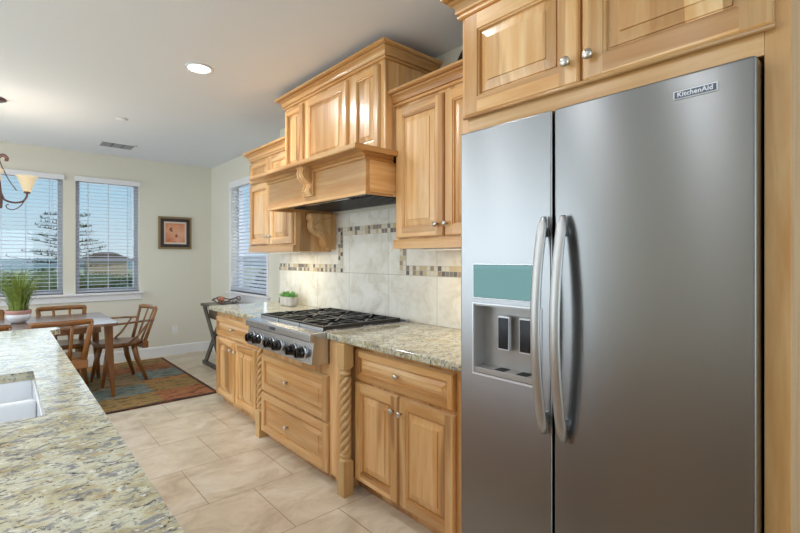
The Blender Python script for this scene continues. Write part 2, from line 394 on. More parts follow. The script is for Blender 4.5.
def blind(label, axis, h, t, tilt, d=.03):
    u0, u1, z0, z1 = h; u0 += .01; u1 -= .01
    c = ((u0+u1)/2, t+d, z0) if axis == 'x' else (t+d, (u0+u1)/2, z0)
    r = thing('window_blind', label, 'blind', c, 0, 'white slatted window blinds')
    def B(b, a0, a1, d0, d1, c0, c1):
        if axis == 'x': b.box(a0, a1, t+d+d0, t+d+d1, c0, c1, BLIND)
        else: b.box(t+d+d0, t+d+d1, a0, a1, c0, c1, BLIND)
    if axis == 'x':
        b = MB(); b.box(u0-.02, u1+.02, t-.03, t-.018, z1-.055, z1+.008, WHITE); b.box(u0, u1, t-.018, t+.05, z1-.045, z1-.005, BLIND); b.build('headrail', r, bevel=.002)
    else:
        b = MB(); B(b, u0, u1, -.025, .025, z1-.05, z1-.005); b.build('headrail', r, bevel=.002)
    b = MB(); n = int((z1-z0-.09)/.046); w = .024
    ct, st = math.cos(tilt)*w, math.sin(tilt)*w
    for i in range(n):
        z = z0+.055+i*.046
        pr = [(-ct, z-st), (0, z+.0025), (ct, z+st), (ct, z+st+.003), (0, z+.0055), (-ct, z-st+.003)]
        if axis == 'x': b.prism([(t+d+a, q) for a, q in pr], 'x', u0, u1, BLIND)
        else: b.prism([(t+d+a, q) for a, q in pr], 'y', u0, u1, BLIND)
    b.build('slats', r)
    b = MB(); B(b, u0, u1, -.024, .024, z0+.012, z0+.032); b.build('bottom_rail', r, bevel=.003)
    b = MB()
    for k in (.18, .5, .82):
        u = u0+(u1-u0)*k
        for dd in (-.025, .0252): B(b, u-.0022, u+.0022, dd-.001, dd, z0+.03, z1-.05)
    b.build('ladder_cord', r)
    b = MB()
    if axis == 'x': b.tube([(u1-.10, t-.012, z1-.05), (u1-.10, t-.014, z1-.75)], .003, BLIND, 6)
    else: b.tube([(t-.004, u1-.1, z1-.05), (t-.006, u1-.1, z1-.7)], .003, BLIND, 6)
    b.build('tilt_wand', r)
blind('white slatted blind on the left dining window, behind the chandelier', 'x', W1, BY, .05)
blind('white slatted blind on the back-wall window nearer the framed picture', 'x', W2, BY, .05)
blind('white slatted blind on the side window above the dark console table', 'y', W3, WX_, .55)

# ------------------------------------------------------------ cabinet builders
def knob(parent, y, z, xf, s=1.0, name='knob'):
    b = MB(); pr = [(.006*s, 0), (.005*s, -.012*s), (.007*s, -.014*s), (.0155*s, -.019*s), (.0165*s, -.024*s), (.012*s, -.029*s), (.001, -.031*s)]
    pr = [(r, h) for r, h in pr]; b.lathe(pr, (xf, y, z), NICK, 20, 'x'); return b.build(name, parent, smooth=True)
def panel_front(name, parent, y0, y1, z0, z1, xf, fw=.055, th=.021, horiz=False, kn=None, slope=.032):
    b = MB(); PM = WH if horiz else WV
    def pt(y, z, o): return (xf-o, y, z)
    def ring(ins, o): return [pt(y0+ins, z0+ins, o), pt(y1-ins, z0+ins, o), pt(y1-ins, z1-ins, o), pt(y0+ins, z1-ins, o)]
    def strip(A, B, mh, mv):
        for i in range(4): b.quad([A[i], A[(i+1) % 4], B[(i+1) % 4], B[i]], mh if i in (0, 2) else mv)
    R = [ring(0, -th), ring(0, -.009), ring(.002, -.008), ring(.003, -.004), ring(.007, 0)]
    for A, B in zip(R, R[1:]): strip(A, B, WH, WV)
    e = .007; iy0, iy1, iz0, iz1 = y0+fw, y1-fw, z0+fw, z1-fw
    for a0, a1 in ((y0+e, iy0), (iy1, y1-e)): b.quad([pt(a0, z0+e, 0), pt(a1, z0+e, 0), pt(a1, z1-e, 0), pt(a0, z1-e, 0)], WV)
    for c0, c1 in ((z0+e, iz0), (iz1, z1-e)): b.quad([pt(iy0, c0, 0), pt(iy1, c0, 0), pt(iy1, c1, 0), pt(iy0, c1, 0)], WH)
    R = [ring(fw, 0), ring(fw+.001, -.005), ring(fw+.007, -.006), ring(fw+.009, -.016), ring(fw+.015, -.016), ring(fw+.016, -.012), ring(fw+.016+slope, -.005), ring(fw+.0175+slope, -.0005)]
    for i, (A, B) in enumerate(zip(R, R[1:])): strip(A, B, WH if i < 3 else PM, WV if i < 3 else PM)
    b.quad(R[-1], PM); b.quad(ring(0, -th)[::-1], PM)
    d = b.build(name, parent)
    if kn: knob(d, kn[0], kn[1], xf)
    return d
CROWN = [(0, 0), (.010, 0), (.015, .004), (.015, .010), (.008, .013), (.008, .019), (.020, .021), (.022, .026), (.020, .030), (.022, .040), (.029, .050), (.042, .058), (.042, .063), (.037, .064), (.037, .069), (.054, .070), (.062, .076), (.062, .090), (0, .090)]
def crown(parent, path, z, sc=1.0, h=1.0):
    b = MB(); b.sweep(path, [(o*sc, z+q*h) for o, q in CROWN], lambda i: WH if abs(path[i+1][1]-path[i][1]) > abs(path[i+1][0]-path[i][0]) else WX)
    return b.build('crown_moulding', parent)

# fridge surround ---------------------------------------------
r = thing('refrigerator_cabinet', 'blond wooden cabinet surround enclosing the steel refrigerator, two doors above it', 'cabinet', (1.36, .66, 0))
b = MB(); b.box(1.36, 2.199, .228, 1.135, 1.855, 2.36, WH); b.build('body', r)
b = MB(); b.box(1.36, 2.199, .178, .228, 0, 2.36, WV); b.build('side_panel', r, bevel=.002)
b = MB(); b.box(1.36, 2.199, 1.135, 1.165, 0, 2.36, WV); b.build('side_panel', r, bevel=.002)
panel_front('door', r, .679, 1.142, 1.915, 2.30, 1.338, .065, kn=(.712, 1.985))
panel_front('door', r, .208, .669, 1.915, 2.30, 1.338, .065, kn=(.640, 1.985))
b = MB(); b.tube([(1.345, .205, 1.913), (1.345, 1.145, 1.913)], .007, WH, 10); b.build('light_rail', r, smooth=True)
crown(r, [(2.199, .178), (1.36, .178), (1.36, 1.165), (1.76, 1.165)][::-1][0:0] or [(1.80, 1.165), (1.36, 1.165), (1.36, .178), (2.199, .178)][::1], 2.31)

# right upper cabinet ------------------------------------------
UX = 1.84
r = thing('wall_cabinet', 'tall two-door blond wooden wall cabinet right of the range hood, next to the refrigerator', 'cabinet', (2.0, 1.64, 1.43))
b = MB(); b.box(UX, 2.199, 1.17, 2.118, 1.43, 2.34, WV); b.build('body', r, bevel=.002)
panel_front('door', r, 1.70, 2.098, 1.495, 2.29, UX-.021, .058, kn=(1.742, 1.562))
panel_front('door', r, 1.292, 1.69, 1.495, 2.29, UX-.021, .058, kn=(1.672, 1.562))
b = MB(); b.prism([(UX-.022, 1.43), (UX-.022, 1.47), (UX-.016, 1.485), (UX-.001, 1.485), (UX-.001, 1.43)], 'y', 1.17, 2.12, WH); b.build('bottom_rail', r)
crown(r, [(UX, 2.131), (UX, 1.17)], 2.31)

# left upper cabinet --------------------------------------------
r = thing('wall_cabinet', 'blond wooden wall cabinet left of the range hood, with small square doors over taller ones', 'cabinet', (2.0, 3.85, 1.43))
b = MB(); b.box(UX, 2.199, 3.40, 4.30, 1.43, 2.34, WV); b.build('body', r, bevel=.002)
for y0, y1, ky in ((3.425, 3.852, 3.82), (3.862, 4.285, 3.90)):
    panel_front('door', r, y0, y1, 1.495, 2.075, UX-.021, .055, kn=(ky, 1.57))
    panel_front('upper_door', r, y0, y1, 2.09, 2.29, UX-.021, .045, slope=.02)
b = MB(); b.prism([(UX-.022, 1.43), (UX-.022, 1.47), (UX-.016, 1.485), (UX-.001, 1.485), (UX-.001, 1.43)], 'y', 3.40, 4.30, WH); b.build('bottom_rail', r)
crown(r, [(2.199, 4.30), (UX, 4.30), (UX, 3.412)], 2.31)

# slim lights under the wall cabinets
for (ya, yb, lab) in ((1.35, 1.95, 'slim white light strip under the wall cabinet beside the refrigerator'), (3.55, 4.15, 'slim white light strip under the wall cabinet left of the hood')):
    r = thing('cabinet_light', lab, 'light strip', (1.95, (ya+yb)/2, 1.43))
    b = MB(); b.box(1.91, 1.99, ya, yb, 1.422, 1.4295, PLAST); b.build('housing', r, bevel=.002)
    b = MB(); b.box(1.92, 1.98, ya+.02, yb-.02, 1.4200, 1.422, LAMP2); b.build('lens', r)
    light('AREA', 'strip_light', (1.95, (ya+yb)/2, 1.416), (0, 0, 0), 1.8, (1, .86, .6), .05, yb-ya-.05)
# range hood ----------------------------------------------------
HX = 1.76; H0, H1 = 2.125, 3.41
r = thing('range_hood', 'blond wooden mantel range hood with carved corbels, built out over the cooktop', 'range hood', (1.9, 2.76, 1.43))
b = MB(); b.box(HX, 2.199, H0, H1, 2.03, 2.62, WV); b.build('chimney_body', r, bevel=.002)
for y0, y1 in ((2.17, 2.445), (2.515, 3.06), (3.11, 3.395)):
    panel_front('front_panel', r, y0, y1, 2.06, 2.575, HX-.021, .05 if y1-y0 > .4 else .045, slope=.025)
crown(r, [(2.199, H1), (HX, H1), (HX, H0), (2.199, H0)], 2.595, 1.15, .95)
# mantel shelf with cove beneath
MANT = [(0, 0), (.010, 0), (.016, .004), (.016, .010), (.010, .013), (.010, .017), (.022, .020), (.034, .030), (.034, .035), (.116, .036), (.119, .041), (.119, .063), (.113, .068), (0, .068)]
FX = 1.61
b = MB(); b.sweep([(1.815, H1-.005), (FX, H1-.005), (FX, H0+.002), (1.815, H0+.002)], [(o*.98, 1.961+z) for o, z in MANT], lambda i: (WX, WH, WX)[i]); b.box(FX+.001, 1.759, H0+.003, H1-.006, 1.966, 2.0285, WH)
for k_ in range(0, len(b.v)):
    x_, y_, z_ = b.v[k_]
    if y_ < H0 and z_ > 1.99: b.v[k_] = (x_, H0+(y_-H0)*.45, z_)
b.build('mantel_shelf', r)
b = MB(); cz0, cz1 = 1.757, 1.965
b.box(FX, FX+.03, H0, H1, cz0, cz1, WH); b.box(FX+.03, 2.199, H0, H0+.025, cz0, cz1, WX); b.box(FX+.03, 2.199, H1-.025, H1, cz0, cz1, WX); b.box(FX+.03, 2.199, H0+.025, H1-.025, 1.94, 1.964, WX)
b.build('lower_body', r)
b = MB(); b.sweep([(1.815, H1), (FX, H1), (FX, H0), (1.815, H0)], [(0, cz0-.006), (.008, cz0-.004), (.010, cz0+.006), (.004, cz0+.012), (0, cz0+.012)], lambda i: (WX, WH, WX)[i]); b.build('edge_bead', r)
b = MB(); b.box(FX+.06, 2.16, H0+.08, H1-.16, 1.772, 1.80, FILT)
for k in range(22):
    y = H0+.12+k*.047; b.box(FX+.14, 2.10, y, y+.02, 1.764, 1.772, FILT)
b.box(FX+.075, FX+.11, H0+.3, H1-.4, 1.762, 1.772, RSTEEL)
b.build('vent_insert', r)
# small carved corbel on the hood front
def carved(b, cx, cy, pts, half, axis_out):
    pass
b = MB()
sp = [(1.61, 1.815), (1.585, 1.815), (1.578, 1.83), (1.584, 1.85), (1.596, 1.87), (1.588, 1.89), (1.565, 1.905), (1.545, 1.925), (1.535, 1.955), (1.545, 1.985), (1.53, 2.0), (1.53, 2.003), (1.61, 2.003)]
b.prism([(x+.0, z) for x, z in sp], 'y', 2.715, 2.82, WV)
b.box(1.592, 1.61, 2.70, 2.835, 1.802, 1.995, WV)
for k in (-.036, 0, .036): b.tube([(x-.003, 2.768+k, z) for x, z in sp[2:11]], .009, WV, 8)
b.lathe([(.001, -.058), (.016, -.058), (.020, 0), (.016, .058), (.001, .058)], (1.566, 2.768, 1.945), WV, 14, 'y')
b.build('front_corbel', r, smooth=False, bevel=.0015)
def big_corbel(y0, y1, side):
    b = MB()
    top = [(2.19, 1.752), (1.945, 1.752), (1.938, 1.735), (1.94, 1.705), (1.955, 1.690), (1.948, 1.665), (1.95, 1.63), (1.968, 1.598), (2.0, 1.572), (2.04, 1.552), (2.062, 1.53), (2.068, 1.50), (2.078, 1.475), (2.095, 1.462), (2.11, 1.448), (2.19, 1.448)]
    b.prism(top, 'y', y0, y1, WV)
    yc = (y0+y1)/2
    for k in (-.3, 0, .3): b.tube([(x-.001, yc+(y1-y0)*k, z) for x, z in top[3:14]], .007, WV, 8)
    b.lathe([(.001, y0-.004), (.02, y0-.004), (.024, y0), (.024, y1), (.02, y1+.004), (.001, y1+.004)], (1.965, 0, 1.722), WV, 16, 'y')
    b.lathe([(.001, y0-.004), (.014, y0-.004), (.017, y0), (.017, y1), (.014, y1+.004), (.001, y1+.004)], (2.085, 0, 1.492), WV, 14, 'y')
    ys = y0-.003 if side < 0 else y1+.003
    # carved acanthus relief on the visible cheek
    for (px, pz, dx, dz, n) in ((2.05, 1.62, -.075, .07, 5), (2.10, 1.60, -.05, -.08, 4)):
        for i in range(n):
            a = -.9+1.8*i/(n-1); c_, s_ = math.cos(a), math.sin(a); ex, ez = dx*c_-dz*s_, dx*s_+dz*c_
            b.tube([(px, ys, pz), (px+ex*.5, ys-.003*(-side)*-1, pz+ez*.55), (px+ex, ys, pz+ez*.9)], [.003, .008, .002], WV, 6)
    b.tube([(2.17, ys, 1.72), (2.05, ys, 1.70), (1.99, ys, 1.655), (2.01, ys, 1.61), (2.07, ys, 1.575), (2.11, ys, 1.52), (2.12, ys, 1.47)], [.004, .008, .008, .007, .006, .006, .003], WV, 8)
    return b
big_corbel(3.318, 3.398, -1).build('corbel', r, bevel=.0015)
big_corbel(2.122, 2.20, 1).build('corbel', r, bevel=.0015)

# base cabinets -------------------------------------------------
def base_body(b, xf, y0, y1, zt=.878, zb=.08, toe=.06):
    b.box(xf, 2.199, y0, y1, zb, zt, WV); b.box(xf+toe, 2.199, y0, y1, 0, zb, WV)
r = thing('base_cabinet', 'wooden base cabinet between the right carved post and the refrigerator, one drawer over two doors', 'cabinet', (1.8, 1.65, 0))
b = MB(); base_body(b, 1.56, 1.167, 2.205); b.build('body', r)
d = panel_front('drawer', r, 1.372, 2.14, .668, .842, 1.539, .038, horiz=True, slope=.02, kn=(1.757, .757))
panel_front('door', r, 1.372, 1.752, .085, .652, 1.539, .055, kn=(1.730, .571))
panel_front('door', r, 1.762, 2.14, .085, .652, 1.539, .055, kn=(1.793, .571))
r = thing('base_cabinet', 'wooden base cabinet at the dining end of the run, one drawer over two doors', 'cabinet', (1.8, 3.9, 0))
b = MB(); base_body(b, 1.55, 3.37, 4.395); b.build('body', r)
panel_front('drawer', r, 3.48, 4.375, .65, .822, 1.529, .038, horiz=True, slope=.02, kn=(3.955, .738))
panel_front('door', r, 3.48, 3.922, .09, .632, 1.529, .055, kn=(3.895, .553))
panel_front('door', r, 3.932, 4.375, .09, .632, 1.529, .055, kn=(3.99, .553))
r = thing('base_cabinet', 'wooden two-drawer cabinet under the gas rangetop, with rope-twist corner posts', 'cabinet', (1.8, 2.74, 0))
b = MB(); b.box(1.50, 2.199, 2.206, 3.345, .06, .725, WV); b.box(1.545, 2.199, 2.206, 3.345, 0, .06, WV)
b.box(1.50, 2.199, 2.206, 2.345, .725, .878, WV); b.box(1.50, 2.199, 3.285, 3.345, .725, .878, WV)
b.build('body', r)
panel_front('drawer', r, 2.345, 3.27, .372, .652, 1.478, .05, horiz=True, kn=(2.85, .512))
panel_front('drawer', r, 2.345, 3.27, .06, .358, 1.478, .05, horiz=True, kn=(2.845, .205))
def post(y0, x0):
    s = .068; cx, cy = x0+s/2, y0+s/2; b = MB()
    b.box(x0, x0+s, y0, y0+s, 0, .20, MAPLE); b.box(x0, x0+s, y0, y0+s, .74, .878, MAPLE)
    b.lathe([(.036, .20), (.036, .205), (.029, .213), (.029, .218), (.034, .226), (.034, .236), (.028, .244)], (cx, cy, 0), MAPLE, 24)
    b.lathe([(.028, .69), (.034, .70), (.034, .71), (.029, .716), (.029, .722), (.036, .732), (.036, .74)], (cx, cy, 0), MAPLE, 24)
    pr = [(.0315, .244+(.69-.244)*i/200) for i in range(201)]
    b.lathe(pr, (cx, cy, 0), MAPLE, 36, rfun=lambda R, h, th: R-.008+.0125*abs(math.sin(2*th-h*62)))
    return b.build('turned_post', r, bevel=.002)
post(2.133, 1.460); post(3.28, 1.468)

# worktops -------------------------------------------------------
def counter_block(b, x0, x1, y0, y1, z0, z1): b.box(x0, x1, y0, y1, z0, z1, GRAN)
b = MB(); b.box(1.477, 2.199, 1.168, 2.345, .88, .918, GRAN)
tag(b.build('granite_countertop', bevel=.006, org=(1.85, 1.75, .88)), 'speckled granite countertop between the rangetop and the refrigerator', 'countertop')
b = MB(); b.box(1.480, 2.199, 3.285, 4.397, .88, .918, GRAN); b.box(1.480, 2.30, 4.397, 4.43, .88, .918, GRAN)
tag(b.build('granite_countertop', bevel=.006, org=(1.85, 3.85, .88)), 'speckled granite countertop at the dining end, holding the small succulent planter', 'countertop')

# backsplash -----------------------------------------------------
r = thing('tile_backsplash', 'cream stone tile backsplash with a small mosaic border, behind the rangetop', 'backsplash', (2.195, 2.8, .918))
b = MB(); b.box(2.190, 2.1995, 1.17, 4.385, .919, 1.428, WTILE); b.box(2.190, 2.1995, 2.119, 3.399, 1.428, 1.747, WTILE); b.build('stone_tiles', r)
b = MB(); x0, x1 = 2.186, 2.190
b.box(x0, x1, 3.21, 4.385, 1.25, 1.32, MOS); b.box(x0, x1, 3.21, 3.28, 1.32, 1.565, MOS); b.box(x0, x1, 2.405, 3.28, 1.565, 1.635, MOS)
b.box(x0, x1, 2.405, 2.475, 1.25, 1.565, MOS); b.box(x0, x1, 1.17, 2.405, 1.25, 1.32, MOS)
b.build('mosaic_border', r)

# gas rangetop ----------------------------------------------------
RY0, RY1 = 2.348, 3.282
r = thing('gas_rangetop', 'stainless gas rangetop with black grates and six black knobs under the hood', 'cooktop', (1.75, 2.81, .73))
b = MB()
prof = [(1.372, .738), (1.385, .73), (1.495, .73), (1.495, .90), (2.15, .90), (2.15, .925), (1.46, .925), (1.375, .920), (1.365, .914), (1.363, .876), (1.374, .868), (1.388, .864)]
b.prism(prof, 'y', RY0, RY1, RSTEEL); b.box(2.13, 2.165, RY0, RY1, .925, .94, RSTEEL)
b.build('body', r, bevel=.002)
b = MB(); b.box(1.3585, 1.3645, 2.805, 2.875, .889, .909, DGREY); b.build('badge', r, bevel=.0015)
for y in (3.179, 3.064, 2.875, 2.756, 2.564, 2.451):
    b = MB(); b.lathe([(.040, .0), (.040, -.004), (.036, -.010), (.030, -.010)], (1.380, y, .797), RSTEEL, 28, 'x')
    bz = b.build('knob_bezel', r, smooth=False)
    b = MB(); b.lathe([(.030, -.009), (.034, -.012), (.035, -.020), (.031, -.030), (.029, -.052), (.026, -.056), (.001, -.056)], (1.380, y, .797), KNOB, 28, 'x')
    b.box(1.319, 1.330, y-.005, y+.005, .772, .822, KNOB); b.build('knob', r, bevel=.001)
gx0, gx1 = 1.475, 2.095
for k in range(3):
    g0 = 2.368+k*.298; g1 = g0+.292; zt = .953; b = MB()
    for y in (g0+.006, g1-.006): b.box(gx0, gx1, y-.007, y+.007, .930, zt, IRON)
    for x in (gx0+.006, (gx0+gx1)/2, gx1-.006): b.box(x-.007, x+.007, g0, g1, .930, zt, IRON)
    for x in (gx0, gx1-.012):
        for y in (g0, g1-.012): b.box(x, x+.012, y, y+.012, .925, .94, IRON)
    yc = (g0+g1)/2
    for cx in (gx0+.165, gx1-.165):
        for a in range(8):
            th = a*PI/4; c_, s_ = math.cos(th), math.sin(th)
            ext = (.155 if abs(c_) > .9 else (.14 if abs(s_) > .9 else .2))
            p0 = (cx+c_*.045, yc+s_*.045, zt-.005); p1 = (cx+c_*ext*(.98), yc+s_*min(ext, .2)*.98, zt-.005)
            b.tube([p0, p1], .0085, IRON, 4, up=(0, 0, 1))
    b.build('grate', r)
    b = MB(); b.box(gx0-.008, gx0-.002, g0+.004, g1-.004, .9255, .944, RSTEEL); b.build('grate_end_bar', r, bevel=.002)
    for cx in (gx0+.165, gx1-.165):
        b = MB(); b.lathe([(.060, .9255), (.056, .931), (.044, .932)], (cx, yc, 0), RSTEEL, 24, caps=False); b.lathe([(.044, .932), (.040, .939), (.036, .942), (.001, .943)], (cx, yc, 0), IRON, 24); b.build('burner', r, smooth=True)

# refrigerator -----------------------------------------------------
r = thing('refrigerator', 'stainless side-by-side refrigerator with curved handles and an ice and water dispenser', 'refrigerator', (1.6, .68, 0))
b = MB(); b.box(1.395, 2.15, .242, 1.118, .03, 1.83, DGREY); b.box(1.42, 1.5, .25, 1.11, 0, .03, BLACK); b.box(2.0, 2.1, .25, 1.11, 0, .03, BLACK)
b.box(1.37, 1.396, .246, 1.112, .03, 1.825, BLACK)
b.build('case', r, bevel=.003)
def door_slab(name, y0, y1, holes=()):
    xf, xb, z0, z1 = 1.30, 1.37, .04, 1.84
    ys = sorted({y0, y1, *[h[0] for h in holes], *[h[1] for h in holes]}); zs = sorted({z0, z1, *[h[2] for h in holes], *[h[3] for h in holes]})
    bm = bmesh.new(); vs = {}
    def V(x, y, z):
        k = (x, y, z)
        if k not in vs: vs[k] = bm.verts.new((x-1.6, y-.68, z))
        return vs[k]
    def hole(i, j): return any(h[0] <= ys[i]+1e-6 and ys[i+1] <= h[1]+1e-6 and h[2] <= zs[j]+1e-6 and zs[j+1] <= h[3]+1e-6 for h in holes)
    ni, nj = len(ys)-1, len(zs)-1
    for i in range(ni):
        for j in range(nj):
            if hole(i, j):
                continue
            for x in (xf, xb): bm.faces.new([V(x, ys[i], zs[j]), V(x, ys[i+1], zs[j]), V(x, ys[i+1], zs[j+1]), V(x, ys[i], zs[j+1])])
            for di, dj, e in ((-1, 0, 0), (1, 0, 1), (0, -1, 2), (0, 1, 3)):
                a, c = i+di, j+dj
                if a < 0 or c < 0 or a >= ni or c >= nj or hole(a, c):
                    if e == 0: q = [(ys[i], zs[j]), (ys[i], zs[j+1])]
                    elif e == 1: q = [(ys[i+1], zs[j]), (ys[i+1], zs[j+1])]
                    elif e == 2: q = [(ys[i], zs[j]), (ys[i+1], zs[j])]
                    else: q = [(ys[i], zs[j+1]), (ys[i+1], zs[j+1])]
                    bm.faces.new([V(xf, *q[0]), V(xb, *q[0]), V(xb, *q[1]), V(xf, *q[1])])
    bmesh.ops.recalc_face_normals(bm, faces=bm.faces)
    me = bpy.data.meshes.new(name); bm.to_mesh(me); bm.free(); me.materials.append(STEEL)
    o = bpy.data.objects.new(name, me); COL.objects.link(o); o.parent = r; ORG[o.name] = (1.6, .68, 0)
    md = o.modifiers.new('bevel', 'BEVEL'); md.width = .006; md.segments = 3; md.limit_method = 'ANGLE'; md.angle_limit = .6
    return o
dy0, dy1 = .785, 1.060
fz = door_slab('freezer_door', .746, 1.124, [(dy0, dy1, .955, 1.205)])
fg = door_slab('refrigerator_door', .232, .738)
def handle(par, y, z0, z1):
    b = MB(); n = 28; V = []; sec = [(-.002, -.0175), (-.0065, -.013), (-.008, 0), (-.0065, .013), (-.002, .0175), (.004, .015), (.004, -.015)]; m = len(sec)
    for i in range(n+1):
        t = i/n; x = 1.282-.050*math.sin(PI*t)**.85; k = .45 if i in (0, n) else (.85 if i in (1, n-1) else 1)
        for dx, dy in sec: V.append((x+dx, y+dy*k, z0+(z1-z0)*t))
    F = [(i*m+k, i*m+(k+1) % m, (i+1)*m+(k+1) % m, (i+1)*m+k) for i in range(n) for k in range(m)]+[tuple(range(m)), tuple(n*m+k for k in range(m))]
    b.add(V, F, HSTEEL)
    for z in (z0+.05, z1-.05): b.box(1.268, 1.3005, y-.007, y+.007, z-.014, z+.014, HSTEEL)
    return b.build('handle', par, smooth=True)
handle(fz, .763, .818, 1.502); handle(fg, .698, .81, 1.502)
b = MB(); b.box(1.2965, 1.3005, dy0, dy1+.002, 1.225, 1.352, SILV); b.box(1.2945, 1.297, dy0+.004, dy1-.002, 1.229, 1.348, DPANEL); b.build('control_panel', fz, bevel=.002)
b = MB()
x0, x1, z0, z1 = 1.302, 1.365, .955, 1.205
b.box(x1-.004, x1, dy0+.001, dy1-.001, z0+.001, z1-.001, DREC); b.box(x0, x1, dy0+.001, dy0+.004, z0+.001, z1-.001, DREC); b.box(x0, x1, dy1-.004, dy1-.001, z0+.001, z1-.001, DREC)
b.box(x0, x1, dy0+.001, dy1-.001, z1-.006, z1-.001, DREC); b.build('dispenser_recess', fz)
b = MB(); b.box(1.298, 1.362, dy0+.004, dy1-.004, .957, .975, DREC); b.box(1.31, 1.352, dy0+.06, dy0+.10, .975, .977, BLACK); b.box(1.31, 1.352, dy0+.15, dy0+.19, .975, .977, BLACK); b.build('drip_tray', fz, bevel=.001)
b = MB()
for a0, a1, c0, c1 in ((dy0-.004, dy1+.004, .948, .955), (dy0-.004, dy1+.004, 1.205, 1.210), (dy0-.004, dy0, .955, 1.205), (dy1, dy1+.004, .955, 1.205)): b.box(1.2965, 1.3005, a0, a1, c0, c1, SILV)
b.build('dispenser_trim', fz)
for y in (.951, .862):
    b = MB(); b.box(1.330, 1.345, y-.024, y+.024, 1.045, 1.165, SILV); b.box(1.326, 1.331, y-.020, y+.020, 1.05, 1.16, PADDLE); b.box(1.345, 1.361, y-.012, y+.012, 1.14, 1.16, PADDLE); b.build('dispenser_paddle', fz, bevel=.002)
b = MB(); b.box(1.2965, 1.3005, .306, .402, 1.777, 1.799, SILV); b.box(1.2955, 1.297, .3085, .3995, 1.7795, 1.7965, BADGE); b.build('badge', fg, bevel=.001)
cu = bpy.data.curves.new('lettering', 'FONT'); cu.body = 'KitchenAid'; cu.size = .0165; cu.extrude = .0004; cu.align_x = 'CENTER'; cu.align_y = 'CENTER'; cu.space_character = 1.05; cu.offset = .0003
to = bpy.data.objects.new('lt', cu); COL.objects.link(to); bpy.context.view_layer.update()
me = bpy.data.meshes.new_from_object(to.evaluated_get(bpy.context.evaluated_depsgraph_get())); bpy.data.objects.remove(to)
me.materials.clear(); me.materials.append(SILV)
lo = bpy.data.objects.new('lettering', me); COL.objects.link(lo); lo.parent = fg
lo.location = (1.2950-1.6, .354-.68, 1.788); lo.rotation_euler = (PI/2, 0, -PI/2)
# top hinge
b = MB(); b.box(1.33, 1.42, .246, .275, 1.84, 1.85, DGREY); b.build('hinge_cover', r, bevel=.002)

# platter above right cabinet
b = MB(); b.lathe([(.001, .0), (.15, .0), (.198, -.016), (.200, -.010), (.15, .010), (.001, .010)], (0, 0, 0), PLATM, 40, 'x')
o = b.build('platter', bevel=0, smooth=True, org=(0, 0, 0)); o.location = (2.12, 1.665, 2.541); o.rotation_euler = (0, math.radians(12), 0)
tag(o, 'dark round platter standing on top of the wall cabinet beside the refrigerator cabinet', 'platter')

# ------------------------------------------------------------ island
b = MB(); xs = [-1.05, -.55, .095, .228]; ys = [-.8, 1.668, 2.352, 3.60]
for i in range(3):
    for j in range(3):
        if i == 1 and j == 1: continue
        b.box(xs[i], xs[i+1], ys[j], ys[j+1], .88, .914, GRAN)
cor = [(-1.05, 3.60), (.228, 3.60), (.245, 3.612), (.262, 3.635), (.284, 3.645), (.284, 3.745), (.27, 3.757), (-1.05, 3.757)]
b.prism(cor, 'z', .88, .914, GRAN)
bm_ = b.build('island_countertop', org=(-.4, 1.5, .88))
bmx = bmesh.new(); bmx.from_mesh(bm_.data); bmesh.ops.remove_doubles(bmx, verts=bmx.verts, dist=1e-5)
# remove interior coincident faces
seen = {}
for f in list(bmx.faces):
    k = tuple(sorted(v.index for v in f.verts)); seen.setdefault(k, []).append(f)
dead = [f for fs in seen.values() if len(fs) > 1 for f in fs]
bmesh.ops.delete(bmx, geom=dead, context='FACES_ONLY'); bmesh.ops.recalc_face_normals(bmx, faces=bmx.faces); bmx.to_mesh(bm_.data); bmx.free()
tag(bm_, 'large speckled granite island top with a sink cut-out, in the foreground', 'countertop')
b = MB()
b.box(-1.0, .17, -.75, 1.62, .1, .879, WV); b.box(-1.0, .17, 2.40, 3.42, .1, .879, WV); b.box(.13, .17, 1.62, 2.40, .1, .879, WV); b.box(-1.0, -.60, 1.62, 2.40, .1, .879, WV); b.box(-.6, .13, 1.62, 2.40, .1, .60, WV)
b.box(-.93, .11, -.7, 3.36, 0, .1, WV)
tag(b.build('island_cabinet', org=(-.4, 1.5, 0)), 'wooden island cabinet beneath the large foreground granite top', 'cabinet')
r = thing('kitchen_sink', 'white double-bowl undermount sink set into the island top', 'sink', (-.23, 2.0, .65))
b = MB(); t = .012; X0, X1, Y0, Y1 = -.56, .104, 1.655, 2.365; zt = .8795
ym = 2.05
for y0, y1 in ((Y0, ym), (ym, Y1)):
    b.box(X0, X1, y0, y1, .665, .68, SINKW)
b.box(X0, X0+t, Y0, Y1, .68, zt, SINKW); b.box(X1-t, X1, Y0, Y1, .68, zt, SINKW); b.box(X0+t, X1-t, Y0, Y0+t, .68, zt, SINKW); b.box(X0+t, X1-t, Y1-t, Y1, .68, zt, SINKW)
b.build('basin', r, bevel=.003)
b = MB(); b.box(X0+t, X1-t, ym-.018, ym+.018, .68, .872, SINKW); b.build('divider', r, bevel=.010, seg=4)
for y in (1.86, 2.21):
    b = MB(); b.lathe([(.045, .680), (.045, .683), (.03, .682), (.001, .682)], (-.2, y, 0), RSTEEL, 24); b.build('drain', r, smooth=True)

